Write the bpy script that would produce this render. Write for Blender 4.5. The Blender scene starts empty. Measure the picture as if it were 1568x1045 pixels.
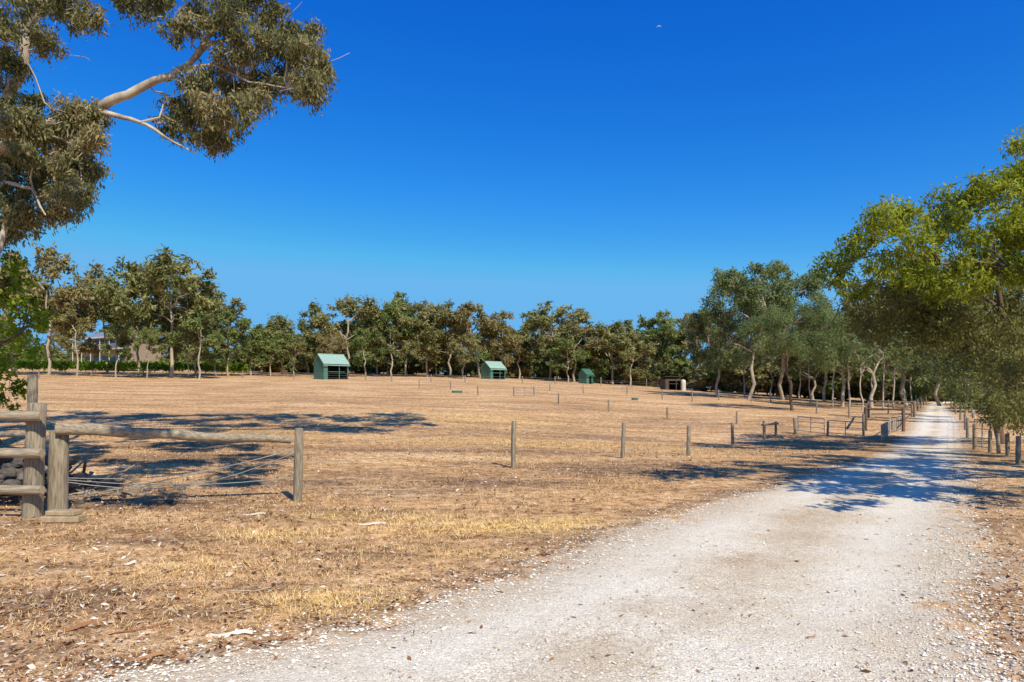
import bpy, math, random
import numpy as np
from mathutils import Vector
R = np.random.default_rng(7)
random.seed(7)
F = 1045.0; CH = 1.6; HZ = 610.0; CX = 784.0
scene = bpy.context.scene
COL = scene.collection

# ---------------------------------------------------------------- terrain
def H(X, Y):
    X = np.asarray(X, float); Y = np.asarray(Y, float)
    r = np.clip(X/np.maximum(Y, 5), -1.2, 1.2)
    K = np.interp(r, [-1.2,-.7,-.26,-.03,.11,.23,.4,.62,.8,1.2], [.067,.066,.0603,.054,.0446,.035,.0235,.0085,.010,.012])
    a = Y-22.0
    S = a/2+np.sqrt(a*a+100)/2
    S = np.where(S > 110, 110+40*(1-np.exp(-(S-110)/40)), S)
    t = np.clip((Y-3)/14, 0, 1); t = t*t*(3-2*t)
    z = K*S*t
    z = z-0.45*np.exp(-((X-9)/10)**2-((Y-30)/9)**2)
    z = z+0.012*np.sin(X*1.3+Y*.7)*np.sin(Y*1.1-X*.4)+0.02*np.sin(X*.35+1)*np.sin(Y*.31)
    return z
def P(px, py):
    """ground position on the surveyed terrain"""
    Ys = np.concatenate([np.arange(2.5, 60, .02), np.arange(60, 260, .1)])
    Xs = (px-CX)/F*Ys
    zr = CH-(py-HZ)/F*Ys
    d = zr-H(Xs, Ys)
    i = np.argmax(d <= 0)
    if d[i] > 0: i = int(np.argmin(d))
    if Ys[i]>116: i=int(np.argmin(abs(Ys-112)))
    return float(Xs[i]), float(Ys[i]), float(H(Xs[i], Ys[i]))

# ---------------------------------------------------------------- mesh builder
class MB:
    def __init__(s): s.V=[]; s.T=[]; s.F=[]; s.n=0
    def add(s, v, f, mat=0, tint=0.5, smooth=False):
        v=np.asarray(v,float).reshape(-1,3); f=np.asarray(f,int)
        s.V.append(v); s.T.append(np.broadcast_to(np.asarray(tint,float),(len(v),)).copy())
        s.F.append((f+s.n, mat, smooth)); s.n+=len(v)
    def tube(s, pts, rad, sides=6, mat=0, tint=.5, cap=True, jit=0):
        pts=np.asarray(pts,float); n=len(pts); rad=np.broadcast_to(np.asarray(rad,float),(n,))
        tg=np.gradient(pts,axis=0); tg/=np.linalg.norm(tg,axis=1)[:,None]+1e-9
        up=np.array([0.,0,1]) if abs(tg[0,2])<.85 else np.array([1.,0,0])
        A=np.cross(tg,up); A/=np.linalg.norm(A,axis=1)[:,None]+1e-9
        B=np.cross(tg,A)
        th=np.arange(sides)*2*math.pi/sides
        rr=rad[:,None]*(1+(R.normal(0,jit,(n,sides)) if jit else 0))
        v=pts[:,None]+rr[...,None]*(A[:,None]*np.cos(th)[None,:,None]+B[:,None]*np.sin(th)[None,:,None])
        i=np.arange(n-1)[:,None]*sides; j=np.arange(sides)[None]; j2=(j+1)%sides
        f=np.stack([i+j,i+j2,i+sides+j2,i+sides+j],-1).reshape(-1,4)
        s.add(v.reshape(-1,3),f,mat,tint,True)
        if cap:
            for e in (0,n-1):
                ring=v[e]; c=ring.mean(0)
                vv=np.vstack([ring,c]); ff=[[a,(a+1)%sides,sides] for a in range(sides)]
                s.add(vv,ff,mat,tint,False)
    def box(s, c, d, mat=0, rot=0, tint=.5):
        c=np.asarray(c,float); h=np.asarray(d,float)/2
        sg=np.array([[-1,-1,-1],[1,-1,-1],[1,1,-1],[-1,1,-1],[-1,-1,1],[1,-1,1],[1,1,1],[-1,1,1]],float)*h
        cr,sr=math.cos(rot),math.sin(rot)
        v=np.stack([sg[:,0]*cr-sg[:,1]*sr,sg[:,0]*sr+sg[:,1]*cr,sg[:,2]],1)+c
        s.add(v,[[0,3,2,1],[4,5,6,7],[0,1,5,4],[1,2,6,5],[2,3,7,6],[3,0,4,7]],mat,tint)
    def leaves(s, c, n, rad, L, W, mat=1, tint=.5, droop=.6, flat=.8, tj=.16, sub=40, tight=.19, hang=0):
        c=np.asarray(c,float)
        ns=max(3,int(n/sub))
        sc=R.normal(0,1,(ns,3)); sc/=np.linalg.norm(sc,axis=1)[:,None]; sc*=(R.random((ns,1))**.45)*rad*.85; sc[:,2]*=flat
        k=R.integers(0,ns,n)
        st=R.normal(0,.13,ns)
        off=R.normal(0,rad*tight,(n,3))
        if hang: off[:,:2]*=.75; off[:,2]=-abs(off[:,2])*hang
        rel=sc[k]+off; p=c+rel
        d=R.normal(0,1,(n,3)); d[:,2]-=droop*1.3; d/=np.linalg.norm(d,axis=1)[:,None]
        nrm=rel/(rad+1e-6)*1.0+off/(rad*tight)*.35+R.normal(0,.62,(n,3))+np.array([0,0,.35])
        q=np.cross(nrm,d); q/=np.linalg.norm(q,axis=1)[:,None]+1e-9
        l=(L*R.uniform(.6,1.25,n))[:,None]; w=(W*R.uniform(.7,1.2,n))[:,None]
        v=np.stack([p,p+d*l*.45+q*w*.5,p+d*l,p+d*l*.45-q*w*.5],1).reshape(-1,3)
        t=np.clip(tint+st[k]+R.normal(0,tj,n),0,1)
        s.add(v,np.arange(4*n).reshape(n,4),mat,np.repeat(t,4))
    def mesh(s,name,mats):
        me=bpy.data.meshes.new(name)
        V=np.concatenate(s.V); T=np.concatenate(s.T)
        lv=np.concatenate([f.ravel() for f,_,_ in s.F])
        tot=np.concatenate([np.full(len(f),f.shape[1]) for f,_,_ in s.F])
        mi=np.concatenate([np.full(len(f),m) for f,m,_ in s.F])
        sm=np.concatenate([np.full(len(f),q) for f,_,q in s.F])
        st=np.concatenate([[0],np.cumsum(tot)[:-1]])
        me.vertices.add(len(V)); me.vertices.foreach_set('co',V.astype(np.float32).ravel())
        me.loops.add(len(lv)); me.loops.foreach_set('vertex_index',lv.astype(np.int32))
        me.polygons.add(len(tot)); me.polygons.foreach_set('loop_start',st.astype(np.int32))
        me.polygons.foreach_set('material_index',mi.astype(np.int32))
        me.polygons.foreach_set('use_smooth',sm.astype(bool))
        a=me.attributes.new('tint','FLOAT','POINT'); a.data.foreach_set('value',T.astype(np.float32))
        for m in mats: me.materials.append(m)
        me.update(calc_edges=True)
        return me
    def obj(s,name,mats,loc=(0,0,0),parent=None):
        o=bpy.data.objects.new(name,s.mesh(name,mats)); o.location=loc; COL.objects.link(o)
        if parent: o.parent=parent
        return o
def empty(name,loc=(0,0,0)):
    e=bpy.data.objects.new(name,None); e.location=loc; e.empty_display_size=.2; COL.objects.link(e); return e

# ---------------------------------------------------------------- materials
class NT:
    def __init__(s,name):
        s.m=bpy.data.materials.new(name); s.m.use_nodes=True; s.t=s.m.node_tree; s.t.nodes.clear()
        s.out=s.n('ShaderNodeOutputMaterial')
    def n(s,ty,**k):
        x=s.t.nodes.new(ty)
        for a,b in k.items(): setattr(x,a,b)
        return x
    def l(s,a,b): s.t.links.new(a,b)
    def val(s,inp,v):
        if isinstance(v,bpy.types.NodeSocket): s.l(v,inp)
        else: inp.default_value=v
    def noise(s,scale,detail=4,rough=.55,vec=None,dist=0):
        x=s.n('ShaderNodeTexNoise'); x.inputs['Scale'].default_value=scale; x.inputs['Detail'].default_value=detail
        x.inputs['Roughness'].default_value=rough; x.inputs['Distortion'].default_value=dist
        if vec is not None: s.l(vec,x.inputs['Vector'])
        return x.outputs[0]
    def coord(s,scale=(1,1,1)):
        if not hasattr(s,'tc'): s.tc=s.n('ShaderNodeTexCoord')
        if scale==(1,1,1): return s.tc.outputs['Object']
        m=s.n('ShaderNodeMapping'); m.inputs['Scale'].default_value=scale; s.l(s.tc.outputs['Object'],m.inputs[0]); return m.outputs[0]
    def mr(s,v,a,b,c=0.,d=1.):
        x=s.n('ShaderNodeMapRange'); s.l(v,x.inputs[0])
        for i,q in enumerate((a,b,c,d)): x.inputs[i+1].default_value=q
        return x.outputs[0]
    def math(s,op,a,b=0.):
        x=s.n('ShaderNodeMath',operation=op); s.val(x.inputs[0],a); s.val(x.inputs[1],b); return x.outputs[0]
    def mix(s,f,a,b,mode='MIX'):
        x=s.n('ShaderNodeMix',data_type='RGBA',blend_type=mode)
        s.val(x.inputs[0],f)
        for i,v in ((6,a),(7,b)):
            if isinstance(v,tuple): v=(*v,1) if len(v)==3 else v
            s.val(x.inputs[i],v)
        return x.outputs[2]
    def attr(s,name): return s.n('ShaderNodeAttribute',attribute_name=name).outputs['Fac']
    def pbr(s,col,rough=.8,bump=None,bstr=.4,bdist=.02,spec=.3,metal=0):
        p=s.n('ShaderNodeBsdfPrincipled')
        s.val(p.inputs['Base Color'],(*col,1) if isinstance(col,tuple) else col)
        s.val(p.inputs['Roughness'],rough); p.inputs['Specular IOR Level'].default_value=spec; p.inputs['Metallic'].default_value=metal
        if bump is not None:
            b=s.n('ShaderNodeBump'); b.inputs['Strength'].default_value=bstr; b.inputs['Distance'].default_value=bdist
            s.l(bump,b.inputs['Height']); s.l(b.outputs[0],p.inputs['Normal'])
        return p.outputs[0]
    def dif(s,col,bump=None,bstr=.4,bdist=.02):
        p=s.n('ShaderNodeBsdfDiffuse'); s.l(col,p.inputs[0])
        if bump is not None:
            b=s.n('ShaderNodeBump'); b.inputs['Strength'].default_value=bstr; b.inputs['Distance'].default_value=bdist
            s.l(bump,b.inputs['Height']); s.l(b.outputs[0],p.inputs['Normal'])
        return p.outputs[0]
    def done(s,sh): s.l(sh,s.out.inputs[0]); return s.m

def simple(name,a,b,scale=8,rough=.8,stretch=(1,1,1),bstr=.4,bdist=.01,spec=.3,metal=0):
    N=NT(name); v=N.coord(stretch); n=N.noise(scale,5,.65,v)
    c=N.mix(N.mr(n,.3,.7),a,b)
    return N.done(N.pbr(c,rough,n if bstr else None,bstr,bdist,spec,metal))

def leafmat(name,dark,mid,light,alt,alt2,trans=.3):
    N=NT(name); t=N.attr('tint')
    cr=N.n('ShaderNodeValToRGB'); e=cr.color_ramp.elements
    e[0].position=.1; e[0].color=(*dark,1); e[1].position=.9; e[1].color=(*light,1)
    m=e.new(.5); m.color=(*mid,1)
    N.l(t,cr.inputs[0]); c=cr.outputs[0]
    oi=N.n('ShaderNodeObjectInfo').outputs['Random']
    c=N.mix(N.mr(oi,.5,1.,0,.6),c,alt); c=N.mix(N.mr(oi,.5,0.,0,.6),c,alt2)
    d=N.n('ShaderNodeBsdfDiffuse'); N.l(c,d.inputs[0])
    tr=N.n('ShaderNodeBsdfTranslucent'); N.l(N.mix(1.,c,(1.2,1.2,.6),'MULTIPLY'),tr.inputs[0])
    ms=N.n('ShaderNodeMixShader'); ms.inputs[0].default_value=trans; N.l(d.outputs[0],ms.inputs[1]); N.l(tr.outputs[0],ms.inputs[2])
    return N.done(ms.outputs[0])

L_gum  = leafmat('gum_leaves',(.075,.09,.04),(.20,.22,.10),(.48,.38,.22),(.20,.19,.10),(.13,.17,.08))
L_far  = leafmat('far_gum_leaves',(.11,.125,.055),(.23,.25,.095),(.40,.37,.16),(.35,.27,.14),(.17,.25,.07),.33)
L_grey = leafmat('grey_gum_leaves',(.09,.12,.06),(.19,.225,.10),(.31,.335,.16),(.21,.235,.11),(.16,.225,.08),.33)
L_yel  = leafmat('wattle_leaves',(.10,.13,.02),(.25,.31,.04),(.45,.46,.07),(.25,.30,.04),(.25,.30,.04),.38)
L_dry  = leafmat('twiggy_leaves',(.09,.085,.04),(.20,.20,.07),(.32,.31,.12),(.20,.20,.07),(.20,.20,.07),.3)
L_brt  = leafmat('shrub_leaves',(.06,.12,.012),(.18,.29,.03),(.38,.46,.05),(.18,.29,.03),(.18,.29,.03),.4)
B_gum  = simple('gum_bark',(.64,.57,.46),(.24,.18,.13),2.6,.85,(1,1,.5),.5,.02)
B_dark = simple('rough_bark',(.20,.13,.085),(.09,.06,.045),5,.95,(1,1,.3),.8,.03)
B_pale = simple('pale_bark',(.54,.46,.36),(.26,.20,.14),3,.85,(1,1,.4),0)
WOOD   = simple('weathered_timber',(.42,.35,.25),(.11,.085,.06),11,.9,(4,4,.4),.8,.008)
WOODH  = simple('weathered_rail_timber',(.50,.41,.29),(.14,.11,.08),11,.9,(.4,4,4),.8,.008)
CUT    = simple('cut_timber',(.52,.40,.25),(.30,.22,.13),12,.9)
WIRE   = simple('fence_wire_steel',(.42,.41,.38),(.3,.29,.27),20,.5,metal=.4,bstr=0)
TEAL   = simple('green_corrugated_roof',(.34,.48,.40),(.29,.43,.36),1.5,.5,bstr=0)
GREEN  = simple('green_steel_wall',(.08,.20,.14),(.065,.17,.12),1.5,.5,bstr=0)
DARKIN = simple('shed_inside_dark',(.03,.035,.03),(.02,.022,.02),3,.9,bstr=0)  # near-black: paints the shade on shelter insides and floors; also trough water
WHITE  = simple('pale_paint',(.66,.64,.58),(.55,.53,.48),4,.6,bstr=0)
STONE  = simple('field_stone',(.20,.17,.145),(.06,.052,.048),7,.9,bstr=.8,bdist=.03)

# sky / light ----------------------------------------------------------
EL=math.radians(46)
hd=Vector((-.5,.866,0)).normalized()
ldir=Vector((hd.x*math.cos(EL),hd.y*math.cos(EL),-math.sin(EL)))
w=bpy.data.worlds.new("World"); scene.world=w; w.use_nodes=True
nt=w.node_tree; bg=nt.nodes['Background']
sk=nt.nodes.new('ShaderNodeTexSky'); sk.sky_type='NISHITA'; sk.sun_disc=False
sk.sun_elevation=EL; sk.sun_rotation=math.radians(150); sk.altitude=200; sk.air_density=1.0; sk.dust_density=.25; sk.ozone_density=3.0
hs=nt.nodes.new('ShaderNodeHueSaturation'); hs.inputs['Saturation'].default_value=1.32
nt.links.new(sk.outputs[0],hs.inputs['Color'])
sp=nt.nodes.new('ShaderNodeSeparateColor'); cb=nt.nodes.new('ShaderNodeCombineColor'); nt.links.new(hs.outputs[0],sp.inputs[0])
for i,(g,a,mx) in enumerate([(1.8,.058,.15),(1.2,.104,.47),(.62,.31,.86)]):
    p=nt.nodes.new('ShaderNodeMath'); p.operation='POWER'; p.inputs[1].default_value=g; nt.links.new(sp.outputs[i],p.inputs[0])
    m=nt.nodes.new('ShaderNodeMath'); m.operation='MULTIPLY'; m.inputs[1].default_value=a/.12; nt.links.new(p.outputs[0],m.inputs[0])
    q=nt.nodes.new('ShaderNodeMath'); q.operation='MINIMUM'; q.inputs[1].default_value=mx/.12; nt.links.new(m.outputs[0],q.inputs[0]); nt.links.new(q.outputs[0],cb.inputs[i])
nt.links.new(cb.outputs[0],bg.inputs[0]); bg.inputs[1].default_value=.12
sun=bpy.data.lights.new('sun','SUN'); sun.energy=5.0; sun.angle=math.radians(.5); sun.color=(1,.92,.74)
so=bpy.data.objects.new('sun',sun); so.rotation_euler=ldir.to_track_quat('-Z','Y').to_euler(); so.location=(5,-10,30); COL.objects.link(so)
scene.view_settings.view_transform='Standard'; scene.view_settings.look='None'; scene.view_settings.exposure=0

cam=bpy.data.cameras.new('camera'); cam.lens=24; cam.sensor_width=36; cam.shift_y=(HZ-522.5)/1568; cam.clip_end=6000; cam.clip_start=.05
co=bpy.data.objects.new('camera',cam); co.location=(0,0,CH); co.rotation_euler=(math.radians(90),0,0); COL.objects.link(co); scene.camera=co

# ---------------------------------------------------------------- road edges
Lp=[(160,1045),(480,985),(650,935),(780,890),(880,850),(1020,795),(1150,757),(1250,728),(1330,706),(1362,690),(1385,670),(1397,650),(1405,638),(1414,628),(1420,620)]
Rp=[(1520,1045),(1490,900),(1480,800),(1478,750),(1475,700),(1472,670),(1470,650),(1463,638),(1452,628),(1446,620)]
Lw=[(-18,-8),(-9,0),(-4.6,2.3)]+[P(*q)[:2] for q in Lp]; Rw=[(-5,-8),(.2,-.6),(1.6,1.8)]+[P(*q)[:2] for q in Rp]
Lw.append((Lw[-1][0]+70,Lw[-1][1]+100)); Rw.append((Rw[-1][0]+72,Rw[-1][1]+100))
Lw=np.array(sorted(Lw,key=lambda q:q[1])); Rw=np.array(sorted(Rw,key=lambda q:q[1]))
def sm(A,Y):
    Y=np.asarray(Y,float); return sum(np.interp(Y+o*np.maximum(Y,3)*.05,A[:,1],A[:,0]) for o in (-1,-.5,0,.5,1))/5
XL=lambda Y: sm(Lw,Y)-.1; XR=lambda Y: sm(Rw,Y)+.1
def edge(X,Y): return np.minimum(X-XL(Y),XR(Y)-X)*.72
SOIL=[(200,775,2.2,.6,1),(60,800,1.2,.8,.9),(420,790,1.3,.45,.9),(600,752,1.8,.8,1),(760,740,2,.8,1),(950,722,3,1,1),(60,930,.9,.6,1),(330,700,3,1.8,.8),(470,740,2,.8,.9),
      (40,1000,.8,.5,1),(250,830,1,.3,.8),(480,870,.8,.2,.7),(1100,715,3,1.2,.8),(1540,900,.5,1.6,.8),(1550,760,1.2,3,.7),(1530,700,1.5,4,.7),(600,930,.7,.3,.8),(900,830,.9,.4,.7),(1180,690,3,2,.6),(640,655,5,1.2,.6),(300,640,8,3,.5),
      (180,905,.6,.25,.9),(330,940,.5,.2,.9),(560,850,.9,.2,.7),(200,1020,.6,.2,1),(700,690,6,1.2,.75),(900,670,6,2,.6),(500,612,6,4,.35),(880,625,8,4,.35),(120,760,3,1,.8),(420,900,.7,.2,.8),(100,870,.6,.25,.9),(1050,650,6,3,.5)]
YEL=[(780,808,1.2,.45,1),(640,795,.8,.35,.8),(420,820,.6,.3,.9),(500,925,.55,.3,1),(880,800,.6,.3,.8),(520,790,.8,.3,.6),(850,680,5,1.5,.5),(300,870,.5,.3,.5),(700,640,6,3,.4),(250,660,5,2,.4),(730,850,.5,.2,.6)]
SAND=[(1200,790,1.0,.9,1),(1130,860,.7,.4,.9),(1330,730,2,2,.6),(1000,930,.5,.25,.6),(1360,960,.5,.3,.5),(1250,820,.5,.6,.7),(860,985,.4,.15,.5)]
SOILw=[(*P(a,b)[:2],c,d,e) for a,b,c,d,e in SOIL]; YELw=[(*P(a,b)[:2],c,d,e) for a,b,c,d,e in YEL]; SANDw=[(*P(a,b)[:2],c,d,e) for a,b,c,d,e in SAND]
def blob(B,X,Y):
    o=np.zeros_like(X)
    for a,b,c,d,e in B: o=np.maximum(o,e*np.exp(-((X-a)/c)**2-((Y-b)/d)**2))
    return o
def patch(X,Y):
    s=np.zeros_like(X)
    for k,(a,b,c) in enumerate([(.9,.5,0),(-.6,1.1,1),(1.7,-1.3,2),(2.9,2.1,.5),(-2.6,3.7,4),(4.9,-3.1,1.5),(6.1,5.3,3)]): s+=np.sin(a*X+b*Y+c)/(1+k*.25)
    return 1/(1+np.exp(-1.6*s))

def ground_nodes(N):
    v=N.coord()
    big=N.noise(.13,4,.6,v); st=N.noise(.42,5,.76,N.coord((.4,1.2,1))); fine=N.noise(5,5,.76,v); vf=N.noise(38,3,.7,v)
    c=N.mix(N.mr(big,.35,.65),(.80,.54,.30),(.66,.41,.21))
    c=N.mix(N.mr(st,.49,.60,0,.8),c,(.43,.275,.155))
    c=N.mix(N.mr(st,.46,.36,0,.75),c,(.90,.67,.41))
    soil=N.math('MULTIPLY',N.attr('soil'),N.mr(st,.35,.55,.35,1.0))
    c=N.mix(soil,c,(.30,.205,.14))
    yel=N.math('MULTIPLY',N.attr('yel'),N.mr(fine,.35,.6,.2,.9))
    c=N.mix(yel,c,(.76,.54,.18))
    c=N.mix(1.,c,N.mix(N.mr(fine,.36,.64),(.48,.42,.36),(1.32,1.31,1.28)),'MULTIPLY')
    c=N.mix(1.,c,N.mix(N.mr(vf,.36,.60),(.58,.52,.46),(1.18,1.18,1.18)),'MULTIPLY')
    h=N.math('ADD',N.math('MULTIPLY',fine,.7),N.math('MULTIPLY',vf,.35))
    return c,h
N=NT('dry_grass_ground'); c,h=ground_nodes(N); M_ground=N.done(N.dif(c,h,.7,.06))
N=NT('limestone_gravel'); c,h=ground_nodes(N); v=N.coord()
e=N.attr('edge'); u=N.attr('across')
vo=N.n('ShaderNodeTexVoronoi'); vo.inputs['Scale'].default_value=50; N.l(v,vo.inputs['Vector'])
gn=N.noise(.7,5,.65,v); gm=N.noise(4.5,5,.78,v); gf=N.noise(70,3,.75,v)
g=N.mix(N.mr(gn,.42,.62),(.97,.885,.73),(.80,.665,.48))
sd=N.math('MULTIPLY',N.attr('sand'),N.mr(gm,.35,.6,.25,1))
g=N.mix(sd,g,(.62,.45,.285))
g=N.mix(N.mr(gm,.52,.68,0,.6),g,(.64,.52,.375))
g=N.mix(1.,g,N.mix(N.mr(vo.outputs['Color'],.1,.9),(.78,.76,.73),(1.15,1.15,1.15)),'MULTIPLY')
g=N.mix(1.,g,N.mix(N.mr(gf,.37,.58),(.62,.58,.53),(1.16,1.16,1.16)),'MULTIPLY')
tr=N.n('ShaderNodeMath',operation='PINGPONG'); N.l(u,tr.inputs[0]); tr.inputs[1].default_value=.5
trk=N.mr(N.math('ABSOLUTE',N.math('SUBTRACT',tr.outputs[0],.27)),.17,.03,0,1)
g=N.mix(N.math('MULTIPLY',trk,.4),g,(.97,.90,.76))
g=N.mix(N.math('MULTIPLY',N.mr(tr.outputs[0],.40,.5,0,.5),N.mr(gn,.35,.55)),g,(.64,.51,.36))
en=N.math('ADD',N.math('ADD',e,N.mr(gn,.2,.8,-.5,.45)),N.mr(gm,.2,.8,-.5,.5))
mk=N.mr(en,-.15,.22)
g=N.mix(N.mr(en,.7,.05,0,.5),g,(.54,.43,.32))
c=N.mix(mk,c,g)
hh=N.math('ADD',N.math('MULTIPLY',gf,.5),N.math('MULTIPLY',gm,.9))
hm=N.n('ShaderNodeMix',data_type='FLOAT'); N.l(mk,hm.inputs[0]); N.l(h,hm.inputs[2]); N.l(hh,hm.inputs[3])
M_road=N.done(N.dif(c,hm.outputs[0],.75,.045))

def sheet(name,X,Y,Z,mat,attrs):
    ny,nx=X.shape
    mb=MB(); i=np.arange(ny-1)[:,None]*nx; j=np.arange(nx-1)[None]
    f=np.stack([i+j,i+j+1,i+nx+j+1,i+nx+j],-1).reshape(-1,4)
    mb.add(np.stack([X,Y,Z],-1),f,0,.5,True)
    o=mb.obj(name,[mat])
    for k,a in attrs.items():
        t=o.data.attributes.new(k,'FLOAT','POINT'); t.data.foreach_set('value',a.astype(np.float32).ravel())
    return o
def soilf(X,Y):
    s=blob(SOILw,X,Y); e=edge(X,Y)
    return np.clip(np.maximum(s,.6*np.exp(-((e+.15)/.35)**2)*(Y<30)),0,1)
s_=np.linspace(-1,1,440); a_=math.asinh(700)
xs=1.6*np.sinh(a_*s_)+.5; ys=7+1.6*np.sinh(a_*s_)
X,Y=np.meshgrid(xs,ys)
sheet('ground',X,Y,H(X,Y),M_ground,{'soil':soilf(X,Y),'yel':blob(YELw,X,Y)})
yr=np.concatenate([np.arange(-7,14,.10),14*1.012**np.arange(0,210)])
tt=np.linspace(0,1,60)
X=(XL(yr)-1.5)[:,None]*(1-tt)+(XR(yr)+1.5)[:,None]*tt; Y=np.repeat(yr[:,None],60,1)
sheet('gravel_road',X,Y,H(X,Y)+.006+.0009*np.maximum(Y,0),M_road,{'soil':soilf(X,Y),'yel':blob(YELw,X,Y),'edge':edge(X,Y),'sand':blob(SANDw,X,Y),
   'across':np.clip((X-XL(Y))/(XR(Y)-XL(Y)),0,1)})

# ---------------------------------------------------------------- ground cover
def scatter(n,y0,y1,r0=-.82,r1=.86,pw=1.0):
    Y=y0*(y1/y0)**(R.random(n)**pw); r=R.uniform(r0,r1,n); return r*Y,Y
def coverm(name,cols,rough=.9):
    N=NT(name); cr=N.n('ShaderNodeValToRGB'); e=cr.color_ramp.elements
    e[0].color=(*cols[0],1); e[1].color=(*cols[-1],1)
    for i,cc in enumerate(cols[1:-1]): q=e.new((i+1)/(len(cols)-1)); q.color=(*cc,1)
    N.l(N.attr('tint'),cr.inputs[0]); d=N.n('ShaderNodeBsdfDiffuse'); N.l(cr.outputs[0],d.inputs[0]); return N.done(d.outputs[0])
M_straw=coverm('straw',[(.34,.20,.11),(.62,.39,.20),(.82,.58,.28),(.92,.72,.34)])
M_lit=coverm('leaf_litter_mat',[(.09,.045,.025),(.28,.13,.06),(.46,.25,.13),(.56,.46,.35),(.78,.70,.60)])
M_peb=coverm('pebbles_mat',[(.34,.28,.21),(.62,.53,.41),(.86,.78,.66),(.95,.90,.80)])

mb=MB()
X,Y=scatter(62000,3.4,48); e=edge(X,Y); pt=patch(X,Y); yl=blob(YELw,X,Y)
keep=(e<-.12)&(R.random(len(X))>soilf(X,Y)*.7)&(R.random(len(X))<np.clip(.10+.7*pt+yl,0,1)*np.clip(1.4-Y/40,.2,1)); X,Y=X[keep],Y[keep]
nb=6; X=np.repeat(X,nb); Y=np.repeat(Y,nb); n=len(X)
D=Y; X=X+R.normal(0,.03,n)*(1+D*.05); Y=Y+R.normal(0,.03,n)*(1+D*.05)
yl=blob(YELw,X,Y)
hgt=R.uniform(.01,.04,n)*(1+.9*yl)*(1+.012*D); wd=.0022*(1+D*.12)
az=R.uniform(0,2*math.pi,n); lean=R.uniform(.5,2.4,n)
b=np.stack([X,Y,H(X,Y)],1); sd=np.stack([np.cos(az+1.57),np.sin(az+1.57),0*az],1)*wd[:,None]
tip=b+np.stack([np.cos(az)*lean*hgt,np.sin(az)*lean*hgt,hgt],1)
v=np.stack([b-sd,b+sd,tip],1).reshape(-1,3)
tn=np.clip(R.normal(.38,.27,n)+.4*yl,0,1)
mb.add(v,np.arange(3*n).reshape(n,3),0,np.repeat(tn,3))
for k in range(300):
    x,y=scatter(1,5,18); x=float(x[0]); y=float(y[0])
    if edge(x,y)>-.3: continue
    z=float(H(x,y))
    for _ in range(4):
        a=R.uniform(0,6.28); h_=R.uniform(.05,.16)*(1 if R.random()<.9 else 1.8); mb.tube([(x,y,z),(x+math.cos(a)*h_*.25,y+math.sin(a)*h_*.25,z+h_*.6),(x+math.cos(a)*h_*.6,y+math.sin(a)*h_*.6,z+h_)],[.0022,.0018,.001],3,0,R.uniform(.3,.9),cap=False)
mb.obj('dry_grass',[M_straw])

mb=MB()
X,Y=scatter(50000,3.4,30); e=edge(X,Y); s=soilf(X,Y); keep=(e<.05)&(R.random(len(X))<.35+.65*s)|(R.random(len(X))<.025); X,Y=X[keep],Y[keep]; n=len(X)
az=R.uniform(0,6.283,n); l=R.uniform(.012,.065,n)*(1+Y*.025); wd=l*R.uniform(.12,.45,n); z=H(X,Y)+.012
d=np.stack([np.cos(az),np.sin(az),R.normal(0,.3,n)],1)*l[:,None]; sd=np.stack([-np.sin(az),np.cos(az),R.normal(0,.5,n)],1)*wd[:,None]
p=np.stack([X,Y,z+.004],1)
v=np.stack([p-d*.5,p+sd*.5+[0,0,.004],p+d*.5,p-sd*.5],1).reshape(-1,3)
mb.add(v,np.arange(4*n).reshape(n,4),0,np.repeat(R.random(n)**1.25,4))
for k in range(210):
    x,y=scatter(1,4.2,18); x=float(x[0]); y=float(y[0])
    if edge(x,y)>-.1: continue
    a=R.uniform(0,6.28); L=R.uniform(.08,.4)*(1+y*.03); m=4
    pts=[(x+math.cos(a+.2*i)*L*i/m,y+math.sin(a+.2*i)*L*i/m,float(H(x,y))+.02+R.uniform(0,.02)) for i in range(m)]
    mb.tube(pts,[.0035*R.uniform(.6,2)]*m,5,0,R.uniform(.1,.75))
for (px,py,L,wd,a,t) in [(355,976,.28,.05,.1,.95),(228,1012,.22,.025,.3,.4),(215,745,.5,.06,-.4,.85),(200,866,.12,.04,.2,.9),(120,965,.22,.03,.6,.3),(570,805,.35,.02,0,.9),(390,790,.3,.03,.1,.8),(730,822,.3,.02,.5,.4)]:
    x,y,z=P(px,py); q=np.linspace(-.5,.5,6)
    for sgn in (-1,1):
        v=[];
        for i,tq in enumerate(q):
            w_=wd*(1-abs(tq)*1.1)*.5+.004
            cx_=x+math.cos(a)*L*tq; cy_=y+math.sin(a)*L*tq+.02*math.sin(tq*7)
            v+= [(cx_,cy_,z+.035+.01*math.sin(5*tq)),(cx_-math.sin(a)*w_*sgn,cy_+math.cos(a)*w_*sgn,z+.015+.01*math.sin(5*tq))]
        mb.add(v,[[2*i,2*i+1,2*i+3,2*i+2] for i in range(5)],0,t)
mb.obj('leaf_litter',[M_lit])

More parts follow.
